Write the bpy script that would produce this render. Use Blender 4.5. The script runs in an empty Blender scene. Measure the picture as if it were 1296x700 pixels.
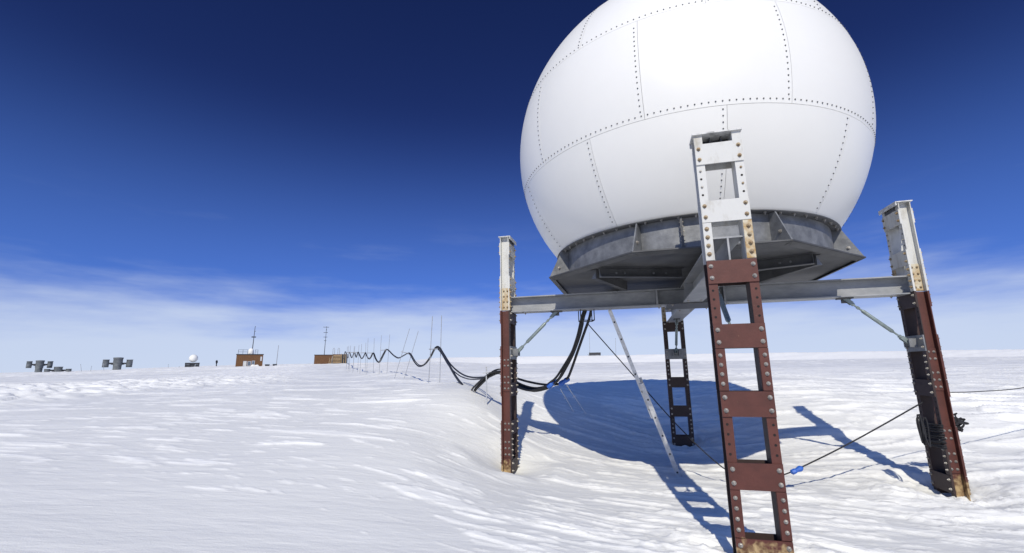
import bpy, math, random
import numpy as np
from mathutils import Vector, Matrix
random.seed(7)
S = bpy.context.scene
COL = S.collection
rad = math.radians

# ------------------------------------------------------------------ camera numbers
F_PX = 567.98                 # focal length in pixels of a 1296 px wide picture
PITCH, ROLL = rad(11.618), rad(0.846)
Fw = np.array([0, math.cos(PITCH), math.sin(PITCH)])
Up = np.array([0, -math.sin(PITCH), math.cos(PITCH)])
Xr = np.array([1.0, 0, 0])
CR, SR = math.cos(ROLL), math.sin(ROLL)

def at(u, v, Y):
    """point at forward distance Y seen in direction (u, v)"""
    a, b = u - 648, v - 350
    D = Fw * F_PX + (a * CR - b * SR) * Xr - (a * SR + b * CR) * Up
    return D * (Y / D[1])

# ------------------------------------------------------------------ materials
def mat(name, col, rough=0.5, metal=0.0, var=0.0, scale=8.0, bump=0.0, bscale=60.0, col2=None, lo=0.4, hi=0.7, stretch=(1, 1, 1), spec=0.5):
    m = bpy.data.materials.new(name); m.use_nodes = True
    nt = m.node_tree; N = nt.nodes; L = nt.links
    b = N['Principled BSDF']
    b.inputs['Roughness'].default_value = rough
    b.inputs['Metallic'].default_value = metal
    b.inputs['Specular IOR Level'].default_value = spec
    b.inputs['Base Color'].default_value = (*col, 1)
    tc = N.new('ShaderNodeTexCoord'); mp = N.new('ShaderNodeMapping')
    mp.inputs['Scale'].default_value = stretch
    L.new(tc.outputs['Object'], mp.inputs['Vector'])
    if col2 is not None or var:
        n = N.new('ShaderNodeTexNoise'); n.inputs['Scale'].default_value = scale
        n.inputs['Detail'].default_value = 8; n.inputs['Roughness'].default_value = 0.65
        L.new(mp.outputs[0], n.inputs['Vector'])
        r = N.new('ShaderNodeValToRGB')
        r.color_ramp.elements[0].position = lo; r.color_ramp.elements[1].position = hi
        c2 = col2 if col2 is not None else tuple(c * (1 - var) for c in col)
        r.color_ramp.elements[0].color = (*col, 1); r.color_ramp.elements[1].color = (*c2, 1)
        L.new(n.outputs['Fac'], r.inputs['Fac']); L.new(r.outputs['Color'], b.inputs['Base Color'])
        rr = N.new('ShaderNodeMapRange'); rr.inputs['To Min'].default_value = rough - .08; rr.inputs['To Max'].default_value = min(1, rough + .12)
        L.new(n.outputs['Fac'], rr.inputs['Value']); L.new(rr.outputs[0], b.inputs['Roughness'])
    if bump:
        n2 = N.new('ShaderNodeTexNoise'); n2.inputs['Scale'].default_value = bscale; n2.inputs['Detail'].default_value = 6
        bp = N.new('ShaderNodeBump'); bp.inputs['Strength'].default_value = bump; bp.inputs['Distance'].default_value = 0.01
        L.new(mp.outputs[0], n2.inputs['Vector']); L.new(n2.outputs['Fac'], bp.inputs['Height']); L.new(bp.outputs[0], b.inputs['Normal'])
    return m

def red_paint():
    """oxide red paint, scuffed, with rust eating up from the foot"""
    m = mat('red_oxide_paint', (.102, .028, .019), .58, var=.45, scale=5, lo=.35, hi=.75, bump=.12, bscale=45)
    nt = m.node_tree; N = nt.nodes; L = nt.links; b = N['Principled BSDF']
    src = b.inputs['Base Color'].links[0].from_socket
    tc = N.new('ShaderNodeTexCoord'); sep = N.new('ShaderNodeSeparateXYZ'); L.new(tc.outputs['Object'], sep.inputs[0])
    n = N.new('ShaderNodeTexNoise'); n.inputs['Scale'].default_value = 14; n.inputs['Detail'].default_value = 7
    L.new(tc.outputs['Object'], n.inputs['Vector'])
    # foot mask in local height plus noise
    mr = N.new('ShaderNodeMapRange'); mr.inputs['From Min'].default_value = .24; mr.inputs['From Max'].default_value = .02
    L.new(sep.outputs['Z'], mr.inputs['Value'])
    ad = N.new('ShaderNodeMath'); ad.operation = 'MULTIPLY'; L.new(mr.outputs[0], ad.inputs[0])
    sc = N.new('ShaderNodeMath'); sc.operation = 'MULTIPLY_ADD'; L.new(n.outputs['Fac'], sc.inputs[0]); sc.inputs[1].default_value = 3.2; sc.inputs[2].default_value = -.6
    L.new(sc.outputs[0], ad.inputs[1])
    st = N.new('ShaderNodeMapRange'); st.inputs['From Min'].default_value = .35; st.inputs['From Max'].default_value = .55; L.new(ad.outputs[0], st.inputs['Value'])
    # spots of rust all over
    n3 = N.new('ShaderNodeTexNoise'); n3.inputs['Scale'].default_value = 26; n3.inputs['Detail'].default_value = 5; L.new(tc.outputs['Object'], n3.inputs['Vector'])
    s3 = N.new('ShaderNodeMapRange'); s3.inputs['From Min'].default_value = .70; s3.inputs['From Max'].default_value = .76; s3.inputs['To Max'].default_value = .6; L.new(n3.outputs['Fac'], s3.inputs['Value'])
    mx = N.new('ShaderNodeMath'); mx.operation = 'MAXIMUM'; L.new(st.outputs[0], mx.inputs[0]); L.new(s3.outputs[0], mx.inputs[1])
    rr = N.new('ShaderNodeValToRGB'); e = rr.color_ramp.elements
    e[0].position = .35; e[0].color = (.10, .045, .018, 1); e[1].position = .62; e[1].color = (.42, .30, .15, 1)
    n4 = N.new('ShaderNodeTexNoise'); n4.inputs['Scale'].default_value = 22; n4.inputs['Detail'].default_value = 8; L.new(tc.outputs['Object'], n4.inputs['Vector']); L.new(n4.outputs['Fac'], rr.inputs['Fac'])
    mix = N.new('ShaderNodeMix'); mix.data_type = 'RGBA'
    L.new(mx.outputs[0], mix.inputs['Factor']); L.new(src, mix.inputs['A']); L.new(rr.outputs[0], mix.inputs['B'])
    L.new(mix.outputs['Result'], b.inputs['Base Color'])
    return m

M = {}
M['red'] = red_paint()
M['umber'] = mat('dark_umber_inner', (.038, .020, .016), .6, var=.4, scale=6, bump=.12, bscale=45)  # darker, less red tone for inner faces; inside the channels it paints in shade
M['white'] = mat('chalky_white_paint', (.56, .56, .535), .58, col2=(.30, .265, .20), scale=8, lo=.50, hi=.80, bump=.1, bscale=50, stretch=(1, 1, .45))
M['stained'] = mat('rust_stained_zinc', (.55, .50, .38), .55, col2=(.36, .22, .07), scale=11, lo=.38, hi=.62, bump=.15, bscale=60)
M['bolt'] = mat('zinc_bolt', (.40, .375, .335), .45, metal=.6, var=.5, scale=30)
M['rustbolt'] = mat('rusty_bolt', (.36, .30, .20), .5, metal=.4, col2=(.22, .12, .05), scale=30)
M['hole'] = mat('bolt_hole', (.012, .010, .010), .9)
M['galv'] = mat('galvanised_steel', (.135, .140, .147), .5, metal=.35, col2=(.245, .252, .26), scale=7, lo=.36, hi=.66, bump=.14, bscale=70)
M['beam'] = mat('bare_zinc_beam', (.24, .248, .255), .5, metal=.2, col2=(.36, .365, .37), scale=6, lo=.36, hi=.68, bump=.1, bscale=60, stretch=(.6, .6, 1.5))
M['galvdark'] = mat('weathered_grey_steel', (.064, .065, .067), .58, metal=.3, col2=(.115, .117, .12), scale=5, lo=.35, hi=.7, bump=.12, bscale=50)
M['dome'] = mat('white_gelcoat', (.82, .81, .765), .36, var=.035, scale=1.3, lo=.3, hi=.7, bump=.02, bscale=3)
_nt = M['dome'].node_tree; _b = _nt.nodes['Principled BSDF']; _src = _b.inputs['Base Color'].links[0].from_socket
_oi = _nt.nodes.new('ShaderNodeObjectInfo'); _mr = _nt.nodes.new('ShaderNodeMapRange'); _mr.inputs['To Min'].default_value = .955; _mr.inputs['To Max'].default_value = 1.0
_mx = _nt.nodes.new('ShaderNodeVectorMath'); _mx.operation = 'SCALE'; _nt.links.new(_oi.outputs['Random'], _mr.inputs['Value']); _nt.links.new(_src, _mx.inputs[0]); _nt.links.new(_mr.outputs[0], _mx.inputs['Scale']); _nt.links.new(_mx.outputs[0], _b.inputs['Base Color'])
M['seam'] = mat('seam_filler', (.46, .46, .46), .7, var=.2)
M['domebolt'] = mat('dark_dome_bolt', (.15, .15, .15), .5, metal=.3, var=.3, scale=40)
M['capzinc'] = mat('grimy_cap_zinc', (.60, .60, .58), .55, col2=(.20, .20, .20), scale=16, lo=.48, hi=.72)
M['alu'] = mat('aluminium', (.62, .63, .64), .40, metal=.5, var=.25, scale=20, bump=.05)
M['rubber'] = mat('black_rubber', (.012, .012, .014), .55, var=.4, scale=12)
M['rope'] = mat('black_rope', (.018, .018, .022), .8, var=.4, scale=60)
M['blue'] = mat('blue_plastic', (.03, .13, .52), .45, var=.3, scale=12)
M['turn'] = mat('grey_green_zinc', (.26, .31, .30), .45, metal=.4, var=.3, scale=20)
M['pole'] = mat('pale_pole', (.34, .355, .38), .5, var=.3, scale=9)
M['brown'] = mat('brown_plywood', (.15, .068, .022), .7, col2=(.095, .042, .014), scale=2.2, lo=.35, hi=.65, stretch=(3, 3, .6))
M['dark'] = mat('dark_metal', (.035, .037, .042), .6, var=.4, scale=3)
M['grey'] = mat('grey_machine_paint', (.10, .112, .12), .55, col2=(.20, .215, .225), scale=1.2)
M['timber'] = mat('pale_timber', (.42, .30, .17), .7, var=.3, scale=4)
M['glass'] = mat('window_glass', (.10, .13, .17), .12, var=.3, scale=2)
M['cloth'] = mat('dark_parka', (.02, .022, .028), .8, var=.4, scale=6)
M['skin'] = mat('skin', (.45, .28, .20), .6, var=.15)

# ------------------------------------------------------------------ mesh builder
class MB:
    def __init__(s): s.v = []; s.f = []; s.m = []; s.sm = []
    def add(s, V, Fc, mi=0, smooth=False):
        o = len(s.v); s.v += [tuple(map(float, p)) for p in V]
        for f in Fc: s.f.append([i + o for i in f]); s.m.append(mi); s.sm.append(smooth)
    def box(s, c, h, mi=0, R=None):
        c = np.array(c, float); R = np.eye(3) if R is None else np.array(R, float)
        V = [c + sum(k * hh * R[i] for i, (k, hh) in enumerate(zip(kk, h))) for kk in
             [(-1,-1,-1),(1,-1,-1),(1,1,-1),(-1,1,-1),(-1,-1,1),(1,-1,1),(1,1,1),(-1,1,1)]]
        s.add(V, [(0,3,2,1),(4,5,6,7),(0,1,5,4),(1,2,6,5),(2,3,7,6),(3,0,4,7)], mi)
    def bb(s, x0, x1, y0, y1, z0, z1, mi=0):
        s.box(((x0+x1)/2, (y0+y1)/2, (z0+z1)/2), ((x1-x0)/2, (y1-y0)/2, (z1-z0)/2), mi)
    def prism(s, poly, d, mi=0):
        """closed planar polygon (3D points) extruded by vector d"""
        n = len(poly); P = [np.array(p, float) for p in poly]; d = np.array(d, float)
        nn = np.zeros(3)
        for i in range(n): nn += np.cross(P[i] - P[0], P[(i+1) % n] - P[0])
        if nn @ d > 0: P = P[::-1]
        s.add(P + [p + d for p in P], [tuple(range(n)), tuple(range(2*n-1, n-1, -1))] +
              [(i, i+n, (i+1) % n + n, (i+1) % n) for i in range(n)], mi)
    def tube(s, path, r, n=8, mi=0, smooth=True, cap=True):
        P = [np.array(p, float) for p in path]; k = len(P)
        rs = r if hasattr(r, '__len__') else [r] * k
        T = [P[min(i+1, k-1)] - P[max(i-1, 0)] for i in range(k)]
        T = [t / (np.linalg.norm(t) + 1e-12) for t in T]
        a = np.array([0, 0, 1.0]) if abs(T[0][2]) < .9 else np.array([1.0, 0, 0])
        u = np.cross(T[0], a); u /= np.linalg.norm(u); V = []
        for i in range(k):
            u = u - T[i] * (u @ T[i]); u /= np.linalg.norm(u) + 1e-12; w = np.cross(T[i], u)
            for j in range(n):
                t = 2 * math.pi * j / n; V.append(P[i] + rs[i] * (u * math.cos(t) + w * math.sin(t)))
        Fc = [(i*n+j, i*n+(j+1) % n, (i+1)*n+(j+1) % n, (i+1)*n+j) for i in range(k-1) for j in range(n)]
        s.add(V, Fc, mi, smooth)
        if cap: s.add(V[:n], [tuple(range(n-1, -1, -1))], mi); s.add(V[-n:], [tuple(range(n))], mi)
    def bolt(s, c, nrm, r=.015, h=.012, mi=0, n=6, washer=True):
        c = np.array(c, float); nrm = np.array(nrm, float); nrm /= np.linalg.norm(nrm)
        if washer: s.tube([c, c + nrm * h * .25], [r * 1.28, r * 1.25], 8, mi, False)
        s.tube([c, c + nrm * h * .8, c + nrm * h], [r, r, r * .7], n, mi, False)
        s.tube([c + nrm * h, c + nrm * h * 1.7], [r * .5, r * .45], 6, mi, False)
    def disc(s, c, nrm, r, mi=0, n=8):
        c = np.array(c, float); nrm = np.array(nrm, float); s.tube([c, c + nrm * .0015], r, n, mi, False)
    def lathe(s, prof, n=24, mi=0, c=(0, 0, 0), smooth=True, a0=0, a1=2*math.pi):
        full = abs(a1 - a0 - 2*math.pi) < 1e-6; m = n if full else n + 1; V = []
        for (r, z) in prof:
            for j in range(m):
                t = a0 + (a1 - a0) * j / n; V.append((c[0] + r*math.cos(t), c[1] + r*math.sin(t), c[2] + z))
        Fc = [(i*m+j, i*m+(j+1) % m, (i+1)*m+(j+1) % m, (i+1)*m+j) for i in range(len(prof)-1) for j in range(n if full else m-1)]
        s.add(V, Fc, mi, smooth)
    def build(s, name, mats, parent=None, bevel=0):
        me = bpy.data.meshes.new(name); me.from_pydata(s.v, [], s.f)
        for m in (mats if isinstance(mats, (list, tuple)) else [mats]): me.materials.append(M[m])
        me.polygons.foreach_set('material_index', s.m); me.polygons.foreach_set('use_smooth', s.sm); me.update()
        o = bpy.data.objects.new(name, me); COL.objects.link(o)
        if parent is not None: o.parent = parent
        if bevel:
            b = o.modifiers.new('edge', 'BEVEL'); b.width = bevel; b.segments = 2; b.limit_method = 'ANGLE'
        return o

def tag(o, label, cat, group=None, kind=None):
    if label: o['label'] = label
    if cat: o['category'] = cat
    if group: o['group'] = group
    if kind: o['kind'] = kind
    return o
def thing(name, label, cat, loc=(0, 0, 0), rz=0.0, group=None):
    o = bpy.data.objects.new(name, None); COL.objects.link(o); o.empty_display_size = .2
    o.location = loc; o.rotation_euler = (0, 0, rz)
    return tag(o, label, cat, group)
def copy_tree(o, parent=None):
    c = o.copy(); COL.objects.link(c)
    if parent is not None: c.parent = parent
    for ch in list(o.children): copy_tree(ch, c)
    return c
def spline(P, k=8):
    P = [np.array(p, float) for p in P]; Q = [2*P[0]-P[1]] + P + [2*P[-1]-P[-2]]; out = []
    for i in range(1, len(Q)-2):
        a, b, c, d = Q[i-1:i+3]
        for t in np.linspace(0, 1, k, endpoint=False):
            out.append(.5*((2*b)+(c-a)*t+(2*a-5*b+4*c-d)*t*t+(3*b-a-3*c+d)*t**3))
    return out + [P[-1]]

# ------------------------------------------------------------------ terrain
_rs = np.random.RandomState(11); _PERM = _rs.permutation(4096); _G = _rs.rand(4096) * 2 * np.pi
def perlin(x, y, seed=0):
    x = np.asarray(x, float); y = np.asarray(y, float)
    xi = np.floor(x).astype(int); yi = np.floor(y).astype(int); xf = x - xi; yf = y - yi
    u = xf**3*(xf*(xf*6-15)+10); v = yf**3*(yf*(yf*6-15)+10)
    def g(ix, iy, dx, dy):
        h = _G[_PERM[(_PERM[(ix + seed*57) % 4096] + iy) % 4096]]; return np.cos(h)*dx + np.sin(h)*dy
    a = g(xi, yi, xf, yf); b = g(xi+1, yi, xf-1, yf); c = g(xi, yi+1, xf, yf-1); d = g(xi+1, yi+1, xf-1, yf-1)
    return (a*(1-u)+b*u)*(1-v) + (c*(1-u)+d*u)*v
def sst(a, b, x):
    t = np.clip((x-a)/(b-a), 0, 1); return t*t*(3-2*t)

CP = np.array([
 (0,0,-1.3),(-3,0,-1.15),(3,0,-1.35),(0,-4,-1.2),(-8,0,-1.0),(8,0,-1.2),(-7,-7,-1.1),(7,-7,-1.2),(0,-14,-1.1),(-14,0,-.9),(14,0,-1.0),
 (-3,3.3,-1.12),(-1.5,3.3,-1.2),(0,3.4,-1.3),(1,3.4,-1.37),(1.75,3.5,-1.4),(3,3.5,-1.42),(4.5,3.3,-1.42),(6,4,-1.38),
 (4.81,5.34,-1.42),(-.06,6.58,-1.34),(2.99,8.4,-1.36),(.55,6.3,-1.38),
 (2.2,6.5,-1.43),(1.3,5.2,-1.43),(3.4,5.2,-1.43),(1,6.9,-1.36),(2,7.6,-1.43),(3.7,6.8,-1.36),
 (.76,9.1,-.97),(1.3,8.5,-1.22),(2,8.2,-1.36),(.29,9.59,-.71),(.27,8.73,-.99),(5.16,8.49,-.80),(5.08,7.6,-1.06),
 (1,11.4,-.46),(2,12.8,-.42),(3.4,13.1,-.37),(4.6,12.2,-.40),(5.05,10.7,-.42),(3,9.5,-1.05),(3,11.3,-.6),
 (5.75,5.35,-1.27),(6.5,6,-1.22),(6.6,5,-1.22),(7,8,-.8),(8,10,-.5),(9,6,-1.12),(11,9,-.6),(10,4,-1.22),(12,14,-.4),
 (-.62,7,-.97),(-.58,8,-.64),(-.74,8.9,-.43),(-.9,10.4,-.36),(-1.2,6,-.97),(-3,6,-.87),(-2,8,-.62),(-3,10,-.42),(-6,10,-.45),(-2.8,17,-.53),(-5,6,-.83),(-8,6,-.78),(-13,9,-.65),(0,14,-.42)])
def _tps(r2): return np.where(r2 > 0, .5*r2*np.log(r2 + 1e-12), 0)
_n = len(CP); _d2 = ((CP[:, None, :2]-CP[None, :, :2])**2).sum(-1)
_A = np.zeros((_n+3, _n+3)); _A[:_n, :_n] = _tps(_d2) + np.eye(_n)*.02
_A[:_n, _n] = 1; _A[:_n, _n+1:] = CP[:, :2]; _A[_n, :_n] = 1; _A[_n+1:, :_n] = CP[:, :2].T
_W = np.linalg.solve(_A, np.concatenate([CP[:, 2], [0, 0, 0]]))
def near_h(x, y):
    out = _W[_n] + _W[_n+1]*x + _W[_n+2]*y
    for i in range(_n): out = out + _W[i]*_tps((x-CP[i, 0])**2+(y-CP[i, 1])**2)
    return out
RN = np.log(np.array([8, 12, 20, 35, 60, 100, 150, 240, 264, 420, 700, 6000.]))
AZ = np.array([-180, -75, -50, -30, -20, -14, -9, 0, 20, 75, 180.])
TB = np.array([
 [-60,-45,-25,-14,-9,-6,-4,-2,-2,-2,-2,-3],
 [-50,-30,-18,-10,-6,-2,1,2.5,3,3,2,-3],
 [-40,-24,-15,-9,-5,-1,1.5,3,3.5,3.5,2,-3],
 [-30,-20,-15,-8,-3,5.5,8,9,9,8,5,-3],
 [-28,-20,-16,-8,-1,8,9,9.5,9.5,8,5,-3],
 [-28,-22,-14,-1,3,8,9,9.5,10,9,5,-3],
 [-28,-20,-16,-6,0,5,8,9,14.5,13,6,-3],
 [-30,-19,-10,-5,-1,2,4,5,14.5,12,6,-3],
 [-40,-22,-10,-5,-1,2,4,5,14.5,12,6,-3],
 [-50,-30,-14,-6,-1,2,4,5,14,12,6,-3],
 [-60,-45,-25,-14,-9,-6,-4,-2,-2,-2,-2,-3]])
def far_h(x, y):
    r = np.hypot(x, y) + 1e-6; az = np.degrees(np.arctan2(x, y)); lr = np.clip(np.log(r), RN[0], RN[-1])
    ia = np.clip(np.searchsorted(AZ, az)-1, 0, len(AZ)-2); ta = (az-AZ[ia])/(AZ[ia+1]-AZ[ia]); ta = ta*ta*(3-2*ta)
    ir = np.clip(np.searchsorted(RN, lr)-1, 0, len(RN)-2); tr = (lr-RN[ir])/(RN[ir+1]-RN[ir])
    e = (TB[ia, ir]*(1-ta)+TB[ia+1, ir]*ta)*(1-tr) + (TB[ia, ir+1]*(1-ta)+TB[ia+1, ir+1]*ta)*tr
    return e/F_PX*r*np.maximum(np.cos(np.radians(az)), .25)
def base_h(x, y):
    x = np.asarray(x, float); y = np.asarray(y, float); r = np.hypot(x, y); w = sst(13, 24, r)
    return near_h(x, y)*(1-w) + far_h(x, y)*w
WD = np.array([.883, -.469])        # the way the wind has combed the snow
TRACK = np.array([(-16, 8.8), (-13.5, 11.6), (-14, 19), (-22, 36), (-34, 62), (-50, 95)], float)
_SX = np.linspace(-40, 40, 801); _SL = np.interp(_SX, [-40, -7, -2, 2, 5, 9, 40], [.05, .12, .30, .52, .35, .10, .0])
_SI = np.cumsum(_SL)*(_SX[1]-_SX[0]); _SI -= np.interp(0, _SX, _SI)
def detail_h(x, y, both=False):
    r = np.hypot(x, y)
    # streamlines of the wind: they bend as they cross the hollow
    s = x + .0*y; t = y + np.interp(x, _SX, _SI)
    s2 = s+.5*perlin(x*.5, y*.5, 3); t2 = t+.16*perlin(x*.7, y*.7, 21)
    rag = .13*perlin(s/.16, t/.055, 22)+.06*perlin(s/.07, t/.03, 23)
    right = sst(-.9, 1.6, x+.30*(5-y))                    # the wind has cut the right half harder
    dens = .22*perlin(s/3.1+3.1, t/1.2, 9)+.10*right-.01-.30*(1-sst(3.4, 4.7, y+.15*x))*(1-sst(-1.6, -.2, x))-.30*np.exp(-((x+.75)/.8)**2-((y-8.6)/1.9)**2)
    p1 = sst(.22, .33, perlin(s2/.80, t2/.13, 1)+dens+rag)
    p2 = sst(.26, .36, perlin(s2/1.7+4, t2/.30, 5)+dens+rag*.8)
    p3 = sst(.22, .34, perlin(s2/.30+9, t2/.055, 2)+dens+rag*.5)
    fine = 1-sst(18, 50, r)
    fresh_lit = fine*np.clip(.85*p1+p2*.75+.5*p3, 0, 1)
    d = fine*(.008*p1+.012*p2+.005*p3)*(.95+.75*right) + (.008+.016*right)*perlin(s/3.2, t/1.2, 4)
    d = d + fine*(.10+.62*right)*(.010*np.abs(perlin(s2/.9, t2/.20, 16)+.08*rag)+.007*np.abs(perlin(s2/.33, t2/.08, 17)))
    # larger drifts further off
    big = sst(7, 20, r)
    q1 = sst(.12, .24, perlin(s/5, t/.9, 6)+rag*.6); q2 = sst(.08, .2, perlin(s/24, t/5, 8))
    d = d + big*(.035*q1+.05*perlin(s/14, t/4, 7)) + sst(40, 110, r)*(.25*q2)
    fresh_lit = np.maximum(fresh_lit, big*np.clip(.75*q1+.45*q2*sst(30, 70, r)*(1-sst(-14, 0, np.degrees(np.arctan2(x, y)))), 0, 1))
    fresh_lit = np.maximum(fresh_lit, sst(225, 245, r)*sst(-16, -6, np.degrees(np.arctan2(x, y))))  # far ridge whitened: its sun-facing brightness is put into the snow colour
    # trampled track towards the huts
    dist = np.full(np.shape(x), 1e9)
    for a, b in zip(TRACK[:-1], TRACK[1:]):
        ab = b-a; k = np.clip(((x-a[0])*ab[0]+(y-a[1])*ab[1])/(ab@ab), 0, 1)
        dist = np.minimum(dist, np.hypot(x-a[0]-k*ab[0], y-a[1]-k*ab[1]))
    tr = (1-sst(1.2+.03*r, 3.6+.07*r, dist+1.6*perlin(x*.35, y*.35, 30)))
    d = d + tr*(.10*np.abs(perlin(x*1.1, y*1.1, 12))+.07*sst(.0, .2, perlin(x*2.3, y*2.3, 13))+.06)
    # sharp sastrugi on the right bank
    rb = np.exp(-(((x-8.5)/3.2)**2+((y-7.6)/2.4)**2))
    e1 = sst(.02, .16, perlin(s2/1.1, t2/.30, 14)); d = d + rb*fine*.06*e1
    fresh_lit = np.maximum(np.maximum(fresh_lit, rb*e1*.8), tr*(.70+.30*sst(-.1, .2, perlin(x*1.7, y*1.7, 18))))
    return (d, fresh_lit) if both else d
POSTS = [(1.7524, 3.5243), (4.8087, 5.3407), (2.9923, 8.3969), (-.0639, 6.5806)]
def ground(x, y):
    h = base_h(x, y)+detail_h(x, y)
    for k, (px, py) in enumerate(POSTS):          # wind-scoured collar round each foot
        dd = np.hypot(np.asarray(x)-px, np.asarray(y)-py)
        h = h - .05*np.exp(-(dd/.28)**2) + .05*np.exp(-((dd-.62)/.25)**2)*(.6+1.1*perlin(np.asarray(x)*2.1, np.asarray(y)*2.1, 20)) + .030*(px > 1)*np.exp(-(dd/.6)**2)*sst(.05, .22, perlin(np.asarray(x)*5.5, np.asarray(y)*5.5, 24)+.5*perlin(np.asarray(x)*13, np.asarray(y)*13, 25))
    return h
def gz(x, y): return float(ground(np.array([x]), np.array([y]))[0])

def build_snow():
    radii = np.concatenate([np.exp(np.linspace(np.log(.4), np.log(2.4), 24, endpoint=False)),
                            np.exp(np.linspace(np.log(2.4), np.log(45), 640, endpoint=False)),
                            np.exp(np.linspace(np.log(45), np.log(700), 200, endpoint=False)),
                            np.exp(np.linspace(np.log(700), np.log(9000), 16))])
    A = np.concatenate([np.linspace(-58, 58, 640), np.linspace(58, 302, 70)[1:-1]])
    A = np.radians(A); nA = len(A); nR = len(radii)
    R, T = np.meshgrid(radii, A, indexing='ij'); x = R*np.sin(T); y = R*np.cos(T)
    z = ground(x.ravel(), y.ravel())
    co = np.concatenate([np.stack([x.ravel(), y.ravel(), z], 1), [[0, 0, gz(0, .01)]]])
    i, j = np.meshgrid(np.arange(nR-1), np.arange(nA), indexing='ij'); j2 = (j+1) % nA
    q = np.stack([i*nA+j, (i+1)*nA+j, (i+1)*nA+j2, i*nA+j2], -1).reshape(-1, 4)[:, ::-1]
    jj = np.arange(nA); tri = np.stack([np.full(nA, nR*nA), (jj+1) % nA, jj], 1)
    loops = np.concatenate([q.ravel(), tri.ravel()]); nq = len(q)
    starts = np.concatenate([np.arange(nq)*4, nq*4+np.arange(nA)*3])
    me = bpy.data.meshes.new('snow_field')
    me.vertices.add(len(co)); me.vertices.foreach_set('co', co.ravel())
    me.loops.add(len(loops)); me.loops.foreach_set('vertex_index', loops)
    me.polygons.add(len(starts)); me.polygons.foreach_set('loop_start', starts)
    me.polygons.foreach_set('use_smooth', np.ones(len(starts), bool))
    me.update(calc_edges=True); me.validate()
    o = bpy.data.objects.new('snow_field', me); COL.objects.link(o)
    m = bpy.data.materials.new('windpacked_snow'); m.use_nodes = True; nt = m.node_tree; N = nt.nodes; L = nt.links; b = N['Principled BSDF']
    b.inputs['Roughness'].default_value = .55; b.inputs['Specular IOR Level'].default_value = .25
    tc = N.new('ShaderNodeTexCoord'); mp = N.new('ShaderNodeMapping'); mp.vector_type = 'POINT'
    ang = math.atan2(WD[1], WD[0]); mp.inputs['Rotation'].default_value = (0, 0, -ang); mp.inputs['Scale'].default_value = (.22, 1, 1)
    L.new(tc.outputs['Object'], mp.inputs['Vector'])
    def noise(sc, det, src=mp.outputs[0], rough=.6):
        n = N.new('ShaderNodeTexNoise'); n.inputs['Scale'].default_value = sc; n.inputs['Detail'].default_value = det; n.inputs['Roughness'].default_value = rough
        L.new(src, n.inputs['Vector']); return n.outputs['Fac']
    # old glazed crust, newer white drift and a far ridge painted sunlit
    r = N.new('ShaderNodeValToRGB'); r.color_ramp.elements[0].position = .34; r.color_ramp.elements[1].position = .80
    r.color_ramp.elements[0].color = (.735, .735, .705, 1); r.color_ramp.elements[1].color = (.925, .918, .87, 1)
    an = N.new('ShaderNodeAttribute'); an.attribute_name = 'fresh_lit'
    sm_ = N.new('ShaderNodeMath'); sm_.operation = 'MULTIPLY_ADD'; L.new(an.outputs['Fac'], sm_.inputs[0]); sm_.inputs[1].default_value = .42
    n0 = N.new('ShaderNodeMath'); n0.operation = 'MULTIPLY'; L.new(noise(2.2, 10), n0.inputs[0]); n0.inputs[1].default_value = .68; L.new(n0.outputs[0], sm_.inputs[2])
    L.new(sm_.outputs[0], r.inputs['Fac']); L.new(r.outputs['Color'], b.inputs['Base Color'])
    b1 = N.new('ShaderNodeBump'); b1.inputs['Strength'].default_value = .6; b1.inputs['Distance'].default_value = .03; L.new(noise(7, 8), b1.inputs['Height'])
    b2 = N.new('ShaderNodeBump'); b2.inputs['Strength'].default_value = .42; b2.inputs['Distance'].default_value = .006; L.new(noise(85, 5, tc.outputs['Object']), b2.inputs['Height'])
    L.new(b1.outputs[0], b2.inputs['Normal']); L.new(b2.outputs[0], b.inputs['Normal'])
    at_ = me.attributes.new('fresh_lit', 'FLOAT', 'POINT'); at_.data.foreach_set('value', np.append(detail_h(x.ravel(), y.ravel(), True)[1], 0.).astype(np.float32))
    me.materials.append(m); o['kind'] = 'structure'
build_snow()

# ------------------------------------------------------------------ the radome station
CX, CY = 2.37238, 5.96064
PSI = rad(-14.2767)
ZJ, ZT, ZB = .8214, 1.9277, -1.3723
RP = 2.5139
DOME_Z, DOME_R = 2.950, 2.230
SP = .505                                            # spacing of the battens
def axis(k):
    an = PSI - math.pi/2 + k*math.pi/2; r = np.array([math.cos(an), math.sin(an), 0]); return r, np.array([-r[1], r[0], 0])

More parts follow.
